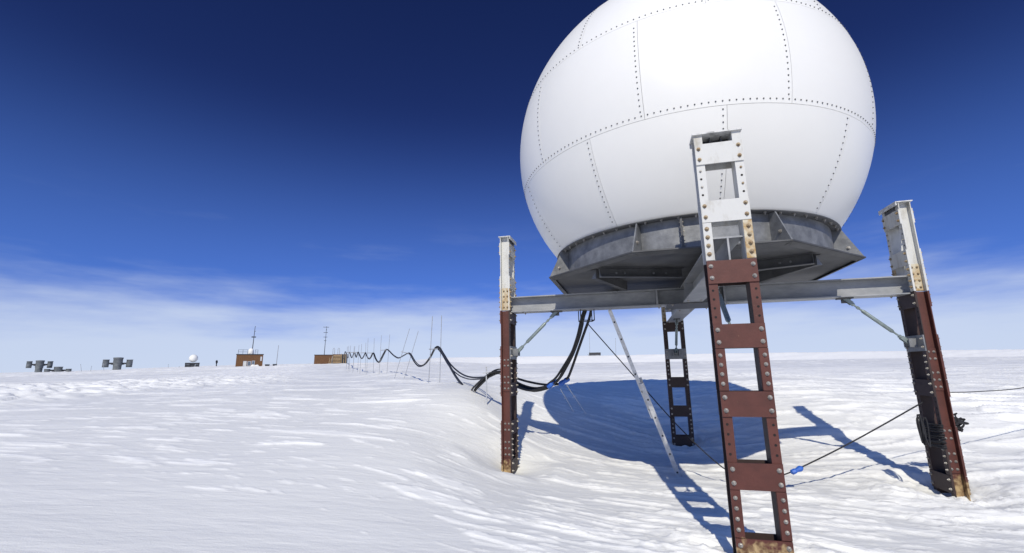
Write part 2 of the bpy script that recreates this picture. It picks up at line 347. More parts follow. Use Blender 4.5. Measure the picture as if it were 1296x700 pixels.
# ---- a latticed post.  local: +X across, -Y outward, Z up from its foot
HW, HD, FL = .182, .064, .057
def make_post():
    root = thing('support_post', '', 'post')
    z0 = ZB - .45; foot = ZB
    def L(z): return z - foot                         # to local height
    cut = ZJ - .004
    web = HW - FL
    for s in (-1, 1):
        for (a, b, m) in ((L(z0), L(cut), 'red'), (L(ZJ), L(ZT) - .012, 'white')):
            mb = MB(); xa, xb = sorted((s*web, s*(web - .010)))
            xm = s*(web - .006); mb.bb(*sorted((s*web, xm)), -HD + .010, HD - .010, a, b); mb.bb(*sorted((xm, s*(web - .010))), -HD + .010, HD - .010, a, b, 4 if m == 'red' else 0)  # inside half of the red web goes umber: its shade put into colour
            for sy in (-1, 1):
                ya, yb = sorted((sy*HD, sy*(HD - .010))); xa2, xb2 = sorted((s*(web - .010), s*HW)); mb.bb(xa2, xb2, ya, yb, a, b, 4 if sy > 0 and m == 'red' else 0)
            # drilled holes and the bolts through flanges and web
            for sy in (-1, 1):
                for k in range(-2, 4):
                    for q in range(4):
                        zz = ZJ - k*SP - .185 - .055 - q*.070
                        if not (a + .03 < L(zz) < b - .03): continue
                        xx = s*(HW - FL*.48); lz = L(zz); top = m == 'white'
                        if k in (1, 3): mb.bolt((xx, sy*(HD + .010), lz), (0, sy, 0), .0122, .012, 1)
                        elif k == -1: mb.bolt((xx, sy*(HD + .010), lz), (0, sy, 0), .0145, .013, 2)
                        elif k == -2 and q % 2 == 0: mb.bolt((xx, sy*HD, lz), (0, sy, 0), .010, .008, 2 if s > 0 else 1, washer=False)
                        else: mb.disc((xx, sy*HD, lz), (0, sy, 0), .0095, 3)
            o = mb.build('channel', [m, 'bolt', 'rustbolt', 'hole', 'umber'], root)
        # web splice plates
        for k, m, bm, za, zb in ((-1, 'stained', 'rustbolt', ZJ + .01, ZJ + .33), (1, 'red', 'bolt', ZJ - 1.13, ZJ - .66), (3, 'red', 'bolt', ZJ - 2.00, ZJ - 1.52)):
            mb = MB(); xa, xb = sorted((s*web, s*(web + .009))); mb.bb(xa, xb, -HD + .011, HD - .011, L(za), L(zb))
            rows = 4 if k < 0 else 6
            for q in range(rows):
                for yy in (-.026, .026):
                    zz = L(zb) - .04 - q*(zb - za - .08)/(rows - 1)
                    if k > 0 and q == 2: continue
                    mb.bolt((s*(web + .009), yy, zz), (s, 0, 0), .0115, .011, 1)
            mb.build('splice_plate', [m, bm], root)
        # flange cover strips where the lengths are spliced
        for sy in (-1, 1):
            for (za, zb, m) in ((ZJ - 2*SP + .004, ZJ - SP - .189, 'red'), (ZJ - 4*SP + .004, ZJ - 3*SP - .189, 'red'), (ZJ + .004, ZJ + SP - .189, 'white' if s < 0 else 'stained')):
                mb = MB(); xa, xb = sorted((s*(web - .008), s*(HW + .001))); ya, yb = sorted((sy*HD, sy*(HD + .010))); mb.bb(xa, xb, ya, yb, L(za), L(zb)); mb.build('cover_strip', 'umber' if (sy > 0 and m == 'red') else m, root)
    for k in range(-2, 5):
        zt = ZJ - k*SP
        for sy in (-1, 1):
            if k == 1 and sy == 1: continue           # the brace plate takes this place on the inner face
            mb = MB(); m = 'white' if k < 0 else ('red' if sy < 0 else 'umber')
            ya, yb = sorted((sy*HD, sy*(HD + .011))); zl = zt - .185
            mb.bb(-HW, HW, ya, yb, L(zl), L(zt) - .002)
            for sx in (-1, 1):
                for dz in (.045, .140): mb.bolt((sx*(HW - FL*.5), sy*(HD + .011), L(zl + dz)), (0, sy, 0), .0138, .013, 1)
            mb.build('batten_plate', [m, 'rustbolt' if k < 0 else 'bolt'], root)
    mb = MB(); zl = ZJ - SP - .185; ya = HD
    mb.bb(-HW, HW, HD, HD + .012, L(zl), L(zl) + .183); mb.bb(-.06, -.045, HD + .012, HD + .09, L(zl) + .05, L(zl) + .15); mb.bb(.045, .06, HD + .012, HD + .09, L(zl) + .05, L(zl) + .15)
    for sx in (-1, 1):
        for dz in (.045, .140): mb.bolt((sx*(HW - FL*.5), HD + .012, L(zl + dz)), (0, 1, 0), .0138, .013, 1)
    mb.build('brace_plate', ['galv', 'bolt'], root)
    # hidden diaphragm fins and the cap
    mb = MB()
    for xx in (-.045, .045): mb.bb(xx - .006, xx + .006, -HD + .060, HD - .001, L(ZT) - .15, L(ZT) - .013)
    mb.bb(-web + .011, web - .011, HD, HD + .006, L(ZT) - .095, L(ZT) - .013); mb.build('diaphragm', 'galvdark', root)
    mb = MB(); mb.bb(-HW - .012, HW + .012, -HD - .022, HD + .030, L(ZT) - .012, L(ZT)); mb.bb(-HW - .012, HW + .012, HD + .018, HD + .030, L(ZT) - .05, L(ZT) - .012)
    mb.build('cap_plate', 'capzinc', root)
    return root
post_labels = ['steel post in front of the dome, its open ladder face of red plates towards us',
               'leaning red and white steel post with coils of black rope tied round it',
               'dark shaded steel post at the back of the platform, standing in the dome shadow',
               'narrow upright red and white steel post beside the hanging cables, foot in a snow bank']
proto = make_post()
for k in range(4):
    o = proto if k == 0 else copy_tree(proto)
    o.location = (POSTS[k][0], POSTS[k][1], ZB); o.rotation_euler = (0, 0, PSI + k*math.pi/2)
    tag(o, post_labels[k], 'post', 'steel posts that carry the radome platform')

# ---- cross of H beams + octagonal deck + frame
plat = thing('steel_platform', 'grey galvanised steel platform of crossed beams and an octagonal deck under the white dome', 'platform', (CX, CY, 0), PSI)
BZ0, BZ1, BF = .800, 1.022, .118
def hbeam(mb, a, b, along):
    lo, hi = a, b
    def bx(c0, c1, z0, z1):
        if along == 'x': mb.bb(lo, hi, c0, c1, z0, z1)
        else: mb.bb(c0, c1, lo, hi, z0, z1)
    bx(-BF, BF, BZ0, BZ0 + .014); bx(-BF, BF, BZ1 - .014, BZ1); bx(-.007, .007, BZ0 + .014, BZ1 - .014)
BE = 2.552
for nm, a, b, al in (('x', -BE, BE, 'x'), ('y', BF + .004, BE, 'y'), ('y', -BE, -BF - .004, 'y')):
    mb = MB(); hbeam(mb, a, b, al)
    for c in ((-2.3, -.42, .42, 2.3) if al == 'x' else ((.5, 2.3) if a > 0 else (-.5, -2.3))):
        for sy in (-1, 1):
            u0, u1 = sorted((sy*.006, sy*(BF - .004)))
            if abs(c) < 2:
                if al == 'x': mb.bb(c - .012, c + .012, u0, u1, BZ0 + .0145, BZ1 - .0145)
                else: mb.bb(u0, u1, c - .007, c + .007, BZ0 + .0145, BZ1 - .0145)
        for sy in (-.075, .075):
            for dz in (-.0005,):
                p = (c + .03, sy, BZ0 + dz) if al == 'x' else (sy, c + .03, BZ0 + dz)
                mb.bolt(p, (0, 0, -1), .012, .012, 1)
    mb.build('cross_beam', ['beam', 'bolt'], plat)
mb = MB(); mb.bb(-.30, .30, -.30, .30, BZ0 - .014, BZ0 - .001)
for sx in (-.24, .24):
    for sy in (-.24, .24): mb.bolt((sx, sy, BZ0 - .014), (0, 0, -1), .013, .013, 1)
mb.build('node_plate', ['galvdark', 'bolt'], plat)
# star frame of channels between beams and deck
for q in range(4):
    R = Matrix.Rotation(q*math.pi/2, 3, 'Z')
    for sv in (-1, 1):
        mb = MB(); p0 = np.array(R @ Vector((sv*.16, -.80, 0))); p1 = np.array(R @ Vector((sv*1.10, -1.14, 0)))
        d = p1 - p0; Ln = np.linalg.norm(d); d /= Ln; nn = np.array([-d[1], d[0], 0]); ou = np.array(R @ Vector((0, -1, 0)))
        if nn @ ou < 0: nn = -nn
        c = (p0 + p1)/2; zc = (BZ1 + 1.142)/2; hh = (1.142 - BZ1)/2 - .002; Rm = [d, nn, (0, 0, 1)]
        mb.box(c + [0, 0, zc], (Ln/2, .005, hh), 0, Rm)
        for sz in (-1, 1): mb.box(c + nn*.034 + [0, 0, zc + sz*(hh - .004)], (Ln/2, .029, .004), 0, Rm)
        mb.prism([p1 + nn*.064 + [0, 0, zc - hh], p1 + nn*.005 + [0, 0, zc - hh], p1 + nn*.005 + [0, 0, zc + hh - .01]], d*.008, 1)
        for t in (.2, .35, .7, .8): mb.bolt(p0 + d*Ln*t + nn*.005 + [0, 0, zc], nn, .011, .010, 1)
        mb.build('deck_channel', ['galvdark', 'galv'], plat)
ZD = 1.150; OR = 1.915
octo = [np.array([OR*math.cos(rad(22.5 + 45*i)), OR*math.sin(rad(22.5 + 45*i)), ZD - .008]) for i in range(8)]
mb = MB(); mb.prism(octo, (0, 0, .014), 0)
for i in range(8):                                    # folded rim under each edge
    a, b = octo[i]*.995, octo[(i + 1) % 8]*.995; a = a*[1, 1, 0]; b = b*[1, 1, 0]; nin = -(a + b)/2; nin /= np.linalg.norm(nin)
    mb.prism([np.append((a)[:2], ZD - .0085), np.append(b[:2], ZD - .0085), np.append((b + nin*.07)[:2], ZD - .030), np.append((a + nin*.07)[:2], ZD - .030)], (0, 0, -.004), 0)
mb.build('octagon_deck', 'galvdark', plat)
RW, RT, ZR = 1.645, 1.742, 1.497
mb = MB(); mb.lathe([(RW, ZD + .0065), (RW, ZR)], 96, 0); mb.lathe([(RW - .012, ZR), (RW - .012, ZD + .0065)], 96, 0)
mb.lathe([(1.58, ZR), (RT, ZR), (RT, ZR + .012), (1.58, ZR + .012)], 96, 1)
for i in range(64):
    a = 2*math.pi*(i + .5)/64; mb.bolt((math.cos(a)*1.705, math.sin(a)*1.705, ZR), (0, 0, -1), .013, .016, 2)
for q in range(4):                                    # bolted joints between the quarters of the ring
    a = rad(262.3) + q*math.pi/2; er = np.array([math.cos(a), math.sin(a), 0]); et = np.array([-er[1], er[0], 0])
    for st in (-1, 1):
        mb.box(er*(RW + .037) + et*st*.006 + [0, 0, (ZD + ZR)/2 + .003], (.036, .0055, (ZR - ZD)/2 - .006), 1, [er, et, (0, 0, 1)])
        for z in np.linspace(ZD + .05, ZR - .05, 6): mb.bolt(er*(RW + .040) + et*st*.0115 + [0, 0, z], et*st, .008, .007, 2)
mb.build('ring_wall', ['galv', 'galvdark', 'bolt'], plat)
for i in range(8):
    a = rad(22.5 + 45*i); er = np.array([math.cos(a), math.sin(a), 0]); et = np.array([-er[1], er[0], 0]); mb = MB()
    mb.prism([er*(RW + .001) - et*.007 + [0, 0, ZD + .007], er*(OR - .012) - et*.007 + [0, 0, ZD + .007], er*(RT - .004) - et*.007 + [0, 0, ZR - .001], er*(RW + .001) - et*.007 + [0, 0, ZR - .001]], et*.014, 0)
    for st in (-1, 1): mb.bolt(er*1.775 + et*st*.007 + [0, 0, 1.275], et*st, .018, .012, 1)
    mb.build('gusset', ['galv', 'bolt'], plat)

# ---- dome of bolted panels
dome = thing('radome', 'big white spherical radome of bolted panels standing on the grey steel platform', 'radome', (CX, CY, DOME_Z), 0)
def sph(lat, lon, r=DOME_R): return np.array([r*math.cos(lat)*math.cos(lon), r*math.cos(lat)*math.sin(lon), r*math.sin(lat)])
BANDS = [(-40.3, -14.1, 10, 225.4), (-14.1, 15.7, 10, 241.6), (15.7, 45.5, 10, 223.4), (45.5, 70, 5, 241.6)]
GAP = .0019/DOME_R
for (la, lb, n, off) in BANDS:
    la, lb = rad(la), rad(lb)
    for i in range(n):
        lo0 = rad(off) + 2*math.pi*i/n; lo1 = lo0 + 2*math.pi/n; mb = MB()
        ni, nj = max(6, int((lb - la)/rad(2.5))), max(10, int((lo1 - lo0)/rad(2.5)))
        V = []; lats = np.linspace(la + GAP, lb - GAP, ni + 1)
        for t in lats:
            g = GAP/max(.2, math.cos(t))
            for l in np.linspace(lo0 + g, lo1 - g, nj + 1): V.append(sph(t, l))
        Fc = [(a*(nj+1)+b, a*(nj+1)+b+1, (a+1)*(nj+1)+b+1, (a+1)*(nj+1)+b) for a in range(ni) for b in range(nj)]
        mb.add(V, Fc, 0, True)
        # turned-in edge
        ring = [b for b in range(nj+1)] + [a*(nj+1)+nj for a in range(1, ni+1)] + [ni*(nj+1)+b for b in range(nj-1, -1, -1)] + [a*(nj+1) for a in range(ni-1, 0, -1)]
        E_ = [V[q] for q in ring]; I_ = [e*(1 - .016/DOME_R) for e in E_]; k = len(ring)
        mb.add(E_ + I_, [(q, q+k, (q+1) % k+k, (q+1) % k) for q in range(k)], 0)
        # bolt rows: along the lower edge and along one side
        stepb = .0615/DOME_R
        mlat = la + .042/DOME_R; cnt = int(round((lo1 - lo0)*math.cos(mlat)/stepb))
        if la > rad(-40):
            for q in range(cnt):
                p = sph(mlat, lo0 + (q + .5)/cnt*(lo1 - lo0)); mb.bolt(p*(1 - .002/DOME_R), p, .0078, .006, 1, washer=False)
        cnt = int(round((lb - la)/stepb))
        for q in range(1, cnt - (1 if la > rad(-40) else 0)):
            t = la + (q + .4)/cnt*(lb - la); p = sph(t, lo1 - .036/DOME_R/math.cos(t)); mb.bolt(p*(1 - .002/DOME_R), p, .0078, .006, 1, washer=False)
        mb.build('dome_panel', ['dome', 'domebolt'], dome)
mb = MB(); prof = [(DOME_R*math.cos(t), DOME_R*math.sin(t)) for t in np.linspace(rad(70), rad(90), 8)]; mb.lathe(prof, 40, 0)
mb.build('crown_panel', 'dome', dome)
mb = MB(); rr = DOME_R - .010; mb.lathe([(rr*math.cos(t), rr*math.sin(t)) for t in np.linspace(rad(-40.3), rad(89.9), 60)], 96, 0); mb.build('inner_skin', 'seam', dome)

# ---- turnbuckle braces, one under each arm
def make_brace():
    root = thing('turnbuckle_brace', '', 'brace')
    a = np.array([0, -1.80, .790]); b = np.array([0, -2.385, .235]); d = (b - a)/np.linalg.norm(b - a)
    mb = MB(); mb.tube([a + d*.06, b - d*.06], .011, 8); mb.build('rod', 'turn', root)
    mb = MB(); mb.tube([a + d*.22, a + d*.24, a + d*.60, a + d*.62], [.013, .023, .023, .013], 8)
    mb.tube([a + d*.16, a + d*.19], .018, 6, 0, False); mb.build('sleeve', 'turn', root)
    for p, s in ((a, 1), (b, -1)):
        mb = MB(); x = np.array([1., 0, 0]); n = np.cross(d, x)
        for sx in (-1, 1): mb.box(p + d*s*.04 + x*sx*.018, (.006, .055, .022), 0, [x, d, n])
        mb.tube([p - x*.035, p + x*.035], .012, 8, 1); mb.tube([p + d*s*.09, p + d*s*.12], .022, 8, 0); mb.build('clevis', ['turn', 'bolt'], root)
    mb = MB(); mb.bb(-.05, .05, -1.88, -1.72, .785, .7995); mb.bb(-.008, .008, -1.86, -1.76, .735, .785); mb.build('lug_plate', 'galvdark', root)
    return root
bl = ['dark turnbuckle brace seen through the openings of the ladder-faced front post', 'grey turnbuckle brace slanting down to the rope-wrapped leaning post',
      'short dark turnbuckle brace hanging in front of the shaded back post', 'grey turnbuckle brace between the beam and the narrow post by the snow bank']
bp = make_brace()
for k in range(4):
    o = bp if k == 0 else copy_tree(bp); o.location = (CX, CY, 0); o.rotation_euler = (0, 0, PSI + k*math.pi/2)
    tag(o, bl[k], 'brace', 'turnbuckle braces between posts and beams')

# ---- aluminium ladder under the platform
def beam_pt(r, z, t=0):                               # along the left-right arm
    ax, tg = axis(1); return np.array([CX, CY, 0]) + ax*r + tg*t + [0, 0, z]
foot = np.array([2.22, 6.52, gz(2.22, 6.52) - .05]); top = np.array([1.40, 6.30, .80])
ld = thing('ladder', 'thin aluminium extension ladder leaning against the beam in the dome shadow', 'ladder', tuple(foot))
dirv = top - foot; LL = np.linalg.norm(dirv); dirv /= LL; wv = np.array([.26, .965, 0]); wv -= dirv*(wv @ dirv); wv /= np.linalg.norm(wv); nv = np.cross(dirv, wv)
for sec, (t0, t1, w, off) in enumerate(((0, .56*LL, .20, 0.0), (.36*LL, LL, .165, .030))):
    for s in (-1, 1):
        mb = MB(); c = dirv*(t0 + t1)/2 + wv*s*w + nv*off
        mb.box(c, ((t1 - t0)/2, .005, .030 if sec == 0 else .024), 0, [dirv, wv, nv])
        for e in (-1, 1): mb.box(c + nv*e*(.026 if sec == 0 else .02) - wv*s*.010, ((t1 - t0)/2, .010, .004), 0, [dirv, wv, nv])
        t = t0 + .12
        while t < t1 - .05:
            mb.tube([dirv*t + wv*s*(w + .0052) + nv*off, dirv*t + wv*s*(w + .008) + nv*off], .013, 8, 1); t += .25
        mb.build('rail', ['alu', 'dark'], ld)
    t = t0 + .12
    while t < t1 - .05:
        mb = MB(); mb.tube([dirv*t - wv*(w - .006) + nv*off, dirv*t + wv*(w - .006) + nv*off], .014, 8); mb.build('rung', 'alu', ld); t += .25
for s in (-1, 1):
    mb = MB(); mb.box(wv*s*.20 + dirv*.02, (.045, .018, .040), 0, [dirv, wv, nv]); mb.build('foot_pad', 'alu', ld)

# ---- cable bundle with its cage and the row of supports
cage_c = at(742, 399, 6.36)
cg = thing('cable_cage', 'small black wire cage under the beam holding the tops of the hanging cables', 'cage', tuple(cage_c))
mb = MB(); bw, bh = .095, .080
for z in (-bh, bh):
    loop = [(-bw, -bw, z), (bw, -bw, z), (bw, bw, z), (-bw, bw, z), (-bw, -bw, z)]
    for a, b in zip(loop[:-1], loop[1:]): mb.tube([a, b], .007, 6)
for sx in (-1, 1):
    for sy in (-1, 1): mb.tube([(sx*bw, sy*bw, -bh), (sx*bw, sy*bw, .80 - cage_c[2])], .007, 6)
mb.build('wire_frame', 'dark', cg)
CAB = [(741,393,6.36),(738,404,6.42),(733,426,6.6),(724,450,6.9),(714,468,7.1),(706,480,7.3),(698,486,7.45),(690,491,7.55),(674,494,7.75),(655,488,7.9),(640,475,8.05),(633,471,8.15),(623,474,8.3),(612,483,8.5),(602,492.5,8.8)]
CABF = [(586,489,10.6),(578,478,12.0),(570,464,13.5),(562,449,15.6),(556,440.5,16.9),(551,441,17.2),(545,452,18.3),(538,461,19.3),(531,464,20.3),(525,459,21.6),(518,448,23.5),(511,450.5,25.3),(504.5,453.5,27),(498,450,29),(490,442.7,31),(486,448,32.3),(480,458.5,34),(476,455,35.4),(472.6,447,37),(469.5,452,38.6),(467,454.3,40),(464.5,451,41.6),(462.7,446.8,43),(460,452,45),(457.7,454,46.6),(455.3,450,48.3),(453.2,446,50),(450.8,452.5,54),(448.4,446,58),(445.2,453,62),(442.5,446,67),(440.2,453,72),(437.8,446,80),(436.5,446,86),(436,452,93),(435.5,454,97)]
cb = thing('cable_bundle', 'thick black cables looping from pole to pole between the brown hut and platform', 'cable')
up = spline([at(*p) for p in CAB], 7); hide = [at(594, 497, 9.6) - np.array([0, 0, .06])]; far = spline([at(*p) for p in CABF], 6)
full = up[:-1] + spline([up[-1], hide[0], far[0]], 8) + far[1:]
branch = up[:spline([at(*p) for p in CAB], 7).__len__() - 14] + spline([at(616,477,8.4), at(594,477.5,10.2), at(580,472,12.4), at(568.5,461,14.4), at(560,447,16.2), at(555,441,17.0)], 8)
rnd = np.random.RandomState(3)
for q, (ox, oz, rr) in enumerate(((0, 0, .020), (.026, .010, .018), (-.024, .018, .018), (.012, .036, .014), (-.018, -.024, .013))):
    src = branch if q in (1, 4) else full
    sw = rnd.rand(3)*6; P = []
    for i, p in enumerate(src):
        w = math.sin(i*.11 + sw[0])*.02 + math.sin(i*.043 + sw[1])*.02; lift = 1.0 if i > 8 else .6
        P.append(p + np.array([ox*lift + w*.6, ox*.4, oz*lift + math.sin(i*.07 + sw[2])*.015]))
    if q in (3,): P = [p + np.array([0, 0, .035*math.sin(min(1, i/30)*3.14)]) for i, p in enumerate(P)]
    mb = MB(); mb.tube(P, [rr*(1 + .45*min(1, max(0, (p[1] - 9)/8)) + .030*max(0, p[1] - 20)) for p in P], 6); mb.build('cable', 'rubber', cb)
for (u, v, Y, dx) in ((699, 485.5, 7.42, (-.75, .25, -.62)), (714.5, 482.5, 7.3, (-.8, .3, -.50))):
    p = at(u, v, Y); d = np.array(dx)/np.linalg.norm(dx); mb = MB()
    mb.tube([p - d*.09, p - d*.075, p - d*.02, p, p + d*.03, p + d*.085, p + d*.10], [.022, .036, .040, .033, .040, .040, .028], 8, 0, False); mb.build('cable_sleeve', 'blue', cb)
# hanging second tail that ends at the other sleeve
mb = MB(); mb.tube(spline([at(748,393,6.40), at(745.5,404,6.45), at(740.5,418,6.55), at(731,445,6.85), at(723,468,7.1), at(718,479,7.25), at(711,485,7.35), at(692,487,7.6), at(668,483,7.85), at(645,476,8.05)], 8), .020, 6); mb.build('cable', 'rubber', cb)

def support(bt, tp, bt2, tp2, bar, Y, label, Y2=None):
    """two thin poles and the bar between them"""
    Y2 = Y2 or Y; b1 = at(*bt, Y); root = thing('cable_support', label, 'pole', tuple(b1), 0, 'paired poles that carry the cables')
    for (b, t, yy) in ((bt, tp, Y), (bt2, tp2, Y2)):
        pb, pt_ = at(*b, yy), at(*t, yy); pb[2] = min(pb[2], gz(pb[0], pb[1])) - .25; mb = MB(); mb.tube([pb - b1, pt_ - b1], .0135*max(1, Y/34), 6); mb.build('pole', 'pole', root)
    p, q = at(*bar[0], Y), at(*bar[1], Y2); d = (q - p)/np.linalg.norm(q - p); mb = MB(); mb.tube([p - d*.05 - b1, q + d*.05 - b1], .021*max(1, Y/24), 6); mb.build('crossbar', 'pole', root)
def z7(x, y): return (420 + x/5.386, 390 + y/5.386)
support(z7(658,495), z7(686,55), z7(735,515), z7(748,50), (z7(670,280), z7(742,278)), 17.2, 'tallest pair of thin upright cable poles, where the cables arch highest', 16.9)
support(z7(418,478), z7(530,140), z7(485,475), z7(590,155), (z7(478,298), z7(538,312)), 23.5, 'pair of thin cable poles tilted strongly to one side')
support(z7(322,440), z7(338,185), z7(375,435), z7(395,180), (z7(335,287), z7(382,284)), 31, 'upright pair of cable poles just beyond the tilted pair')
support(z7(238,435), z7(247,205), z7(284,410), z7(289,205), (z7(245,305), z7(285,306)), 37.5, 'fourth pair of cable poles counted from the dome, two sharp cable peaks between')
support(z7(192,415), z7(203,245), z7(228,428), z7(232,235), (z7(199,305), z7(230,304)), 44, 'cable pole pair in the middle of the run of small cable loops')
support(z7(145,398), z7(157,258), z7(178,400), z7(185,250), (z7(153,302), z7(181,302)), 51, 'cable pole pair with close set poles, third from the brown stair hut')
support(z7(118,396), z7(128,255), z7(147,390), z7(152,262), (z7(125,302), z7(150,302)), 59, 'cable pole pair second from the brown stair hut')
support(z7(100,392), z7(106,262), z7(117,390), z7(115,258), (z7(103,302), z7(117,302)), 68, 'cable pole pair closest to the brown stair hut')
pb = at(616, 505, 8.35); pb[2] = min(pb[2], gz(pb[0], pb[1]))
root = thing('cable_stake', 'short pale stake with a small crossarm holding the cables beside the narrow red post', 'stake', tuple(pb))
mb = MB(); mb.tube([(0, 0, -.2), at(615.5, 464, 8.35) - pb], .013, 6); mb.build('pole', 'alu', root)
mb = MB(); mb.tube([at(611, 472, 8.35) - pb, at(626, 470, 8.3) - pb], .012, 6); mb.build('crossarm', 'alu', root)

# fallen thin stakes at the edge of the shadow
for (u0, v0, u1, v1, Y0, Y1, lb) in ((709, 492, 728, 517, 9.3, 9.75, 'thin pale stake sticking up out of the dome shadow, the one beside the blue sleeve'),
                                     (717, 487, 743, 519, 9.2, 9.7, 'longer thin pale stake slanting in the dome shadow, nearer the ladder')):
    a = at(u0, v0, Y0); b = at(u1, v1, Y1); root = thing('snow_stake', lb, 'stake', tuple(b))
    mb = MB(); mb.tube([b*0 + (0, 0, -.12), a - b], .010, 6); mb.build('shaft', 'dome', root)
    mb = MB(); c = (a - b)*.55; mb.tube([c, c + [-.05, 0, .03], c + [-.06, 0, -.03]], .008, 5); mb.build('hook', 'dome', root)

# ---- ropes
def rope(name, label, pts, r, mat_='rope', k=10, cat='rope'):
    mb = MB(); P = spline(pts, k); mb.tube(P, r, 6); return tag(mb.build(name, mat_), label, cat)
lowp = at(962, 602, 5.6)
root = thing('guy_rope', 'black rope slack from the cable cage to the ground and up to the leaning post', 'rope')
g0 = [at(744, 410, 6.42), at(790, 462, 6.35), at(857, 538, 6.15), at(915, 592, 5.85), at(950, 605, 5.7), at(985, 602.5, 5.55), at(1010, 594, 5.5)]
mb = MB(); mb.tube(spline(g0, 10), .008, 6); mb.build('rope_length', 'rope', root)
mb = MB(); mb.tube(spline([at(1008, 594.5, 5.5), at(1060, 569, 5.45), at(1110, 542, 5.4), at(1168, 509, 5.36)], 10), .008, 6); mb.build('rope_length', 'rope', root)
a, b = at(1001, 598.5, 5.5), at(1016, 591.5, 5.49); d = b - a; mb = MB(); mb.tube([a, a + d*.1, a + d*.35, a + d*.45, a + d*.75, a + d*.85, b], [.012, .03, .03, .022, .034, .03, .012], 8, 0, False); mb.build('rope_clamp', 'blue', root)
rope('tail_rope', 'thin black rope running level away from the leaning post out of the picture', [at(1190, 497, 5.40), at(1240, 495.5, 5.6), at(1300, 490, 5.9), at(1400, 470, 6.3)], .0055)
# coils tied round the leaning post
px, py = POSTS[1]; ax, tg = axis(1); ez = np.array([0, 0, 1.])
cr = thing('rope_coil', 'coil of black rope bunched and tied round the leaning post near its foot', 'rope', (px, py, -.80))
cr_z = -.80
mb = MB()
for q in range(11):
    P = []; wob = rnd.rand(6)*.03
    for (uu, vv) in ((HD*.2, HW + .012), (-HD*.6, HW + .016), (-HD - .022, HW*.8), (-HD - .020, HW*.2), (-HD - .020, -HW*.4), (-HD - .018, -HW + .01), (-HD + .012, -HW - .010)):
        P.append(ax*(uu - wob[0]*.5) + tg*(vv + (wob[1] if vv > 0 else 0)) + ez*((q - 5)*.024 + .5*wob[2] - .10*(uu < -HD)*(1 - abs(vv)/HW)*wob[3]*8))
    mb.tube(spline(P, 6), .0095, 5)
mb.build('wrap', 'rope', cr)
def loops(n, c, spread, h, seed, mess=0.):
    rs = np.random.RandomState(seed); mb = MB()
    for q in range(n):
        P = []; a = rs.rand()*.8 - .4; w = spread*(.5 + rs.rand()*.6); hh = h*(.7 + .5*rs.rand()); s = np.array([math.cos(a), math.sin(a), 0])*w; jx = rs.randn(3)*(.018 + .03*mess); ti = rs.randn()*1.2*mess; tj = rs.randn(2)*mess
        for t in np.linspace(0, 2*math.pi, 25): P.append(c + jx + s*math.sin(t) + (ez*math.cos(ti) + s/np.linalg.norm(s)*math.sin(ti))*(math.cos(t) - 1)*hh/2 + tg*.012*math.sin(2*t + q) + mess*(ax*.03*math.sin(3*t + tj[0]*3) + ez*.02*math.sin(2*t + tj[1]*3)))
        mb.tube(P, .008, 5, cap=False)
    return mb
loops(5, at(1164, 528, 5.22) - np.array([px, py, cr_z]), .030, .27, 4).build('hanging_loops', 'rope', cr)
loops(26, at(1207, 533, 5.46) - np.array([px, py, cr_z]), .040, .085, 9, .8).build('rope_bunch', 'rope', cr)

# ------------------------------------------------------------------ far away things
def floor_at(u, Y):
    p = at(u, 460, Y); return np.array([p[0], p[1], gz(p[0], p[1])])
def face(p): return -math.atan2(p[0], p[1])
# brown hut with rails and mast
p = floor_at(315.5, 90); sc = 90/F_PX
h1 = thing('brown_hut', 'brown plywood hut with a white dome, railings and a mast on its roof', 'hut', tuple(p), face(p))
W, H, Dp = 33*sc/1.14, 15.5*sc, 3.6
mb = MB(); sk = .045*H
mb.add([(-W/2,0,-.4),(W/2,0,-.4),(W/2,Dp,-.4),(-W/2,Dp,-.4),(-W/2,0,H),(W/2,0,H),(W/2,Dp,H),(-W/2,Dp,H)], [(0,3,2,1),(4,5,6,7),(0,1,5,4),(1,2,6,5),(2,3,7,6),(3,0,4,7)]); mb.build('wall', 'brown', h1)
mb = MB(); mb.bb(-W/2-.08, W/2+.08, -.08, Dp+.08, H, H+.14); mb.build('roof', 'dark', h1)
for x0, x1, z0, z1, m in ((-W*.23, -W*.10, H*.10, H*.50, 'alu'), (-W*.07, W*.06, H*.12, H*.48, 'glass'), (W*.09, W*.20, H*.14, H*.52, 'glass'), (W*.40, W*.46, H*.50, H*.85, 'alu')):
    mb = MB(); mb.bb(x0, x1, -.05, -.002, z0, z1); w = mb.build('window', 'alu', h1)
    mb = MB(); mb.bb(x0+.08, x1-.08, -.065, -.052, z0+.08, z1-.08); mb.build('pane', m if m == 'glass' else 'white', w)
mb = MB()
for xs_ in ((-W*.45, -W*.28, -W*.10), (W*.18, W*.28)):
    mb = MB()
    for z in (H+.55, H+.95): mb.tube([(xs_[0], .1, z), (xs_[-1], .1, z)], .03, 5)
    for x in xs_: mb.tube([(x, .1, H+.1), (x, .1, H+1.0)], .03, 5)
    mb.build('railing', 'dark', h1)
mb = MB(); mb.lathe([(.50, H+.14), (.52, H+.6), (.48, H+.95), (.33, H+1.22), (.02, H+1.33)], 16, 0, (W*.02, 1.2, 0)); mb.build('roof_dome', 'dome', h1)
mt = (W*.06, 1.6); top = H + 5.8
mb = MB(); mb.tube([(mt[0], mt[1], H+.1), (mt[0]+.12, mt[1], top)], [.10, .05], 6); mb.tube([(mt[0]-.35, mt[1], H+3.6), (mt[0]+.45, mt[1], H+3.6)], .12, 6); mb.tube([(mt[0]+.06, mt[1], top-1.1), (mt[0]+.3, mt[1], top-1.0)], .05, 5); mb.build('mast', 'dark', h1)
mb = MB(); n = 14
V = []; Fc = []
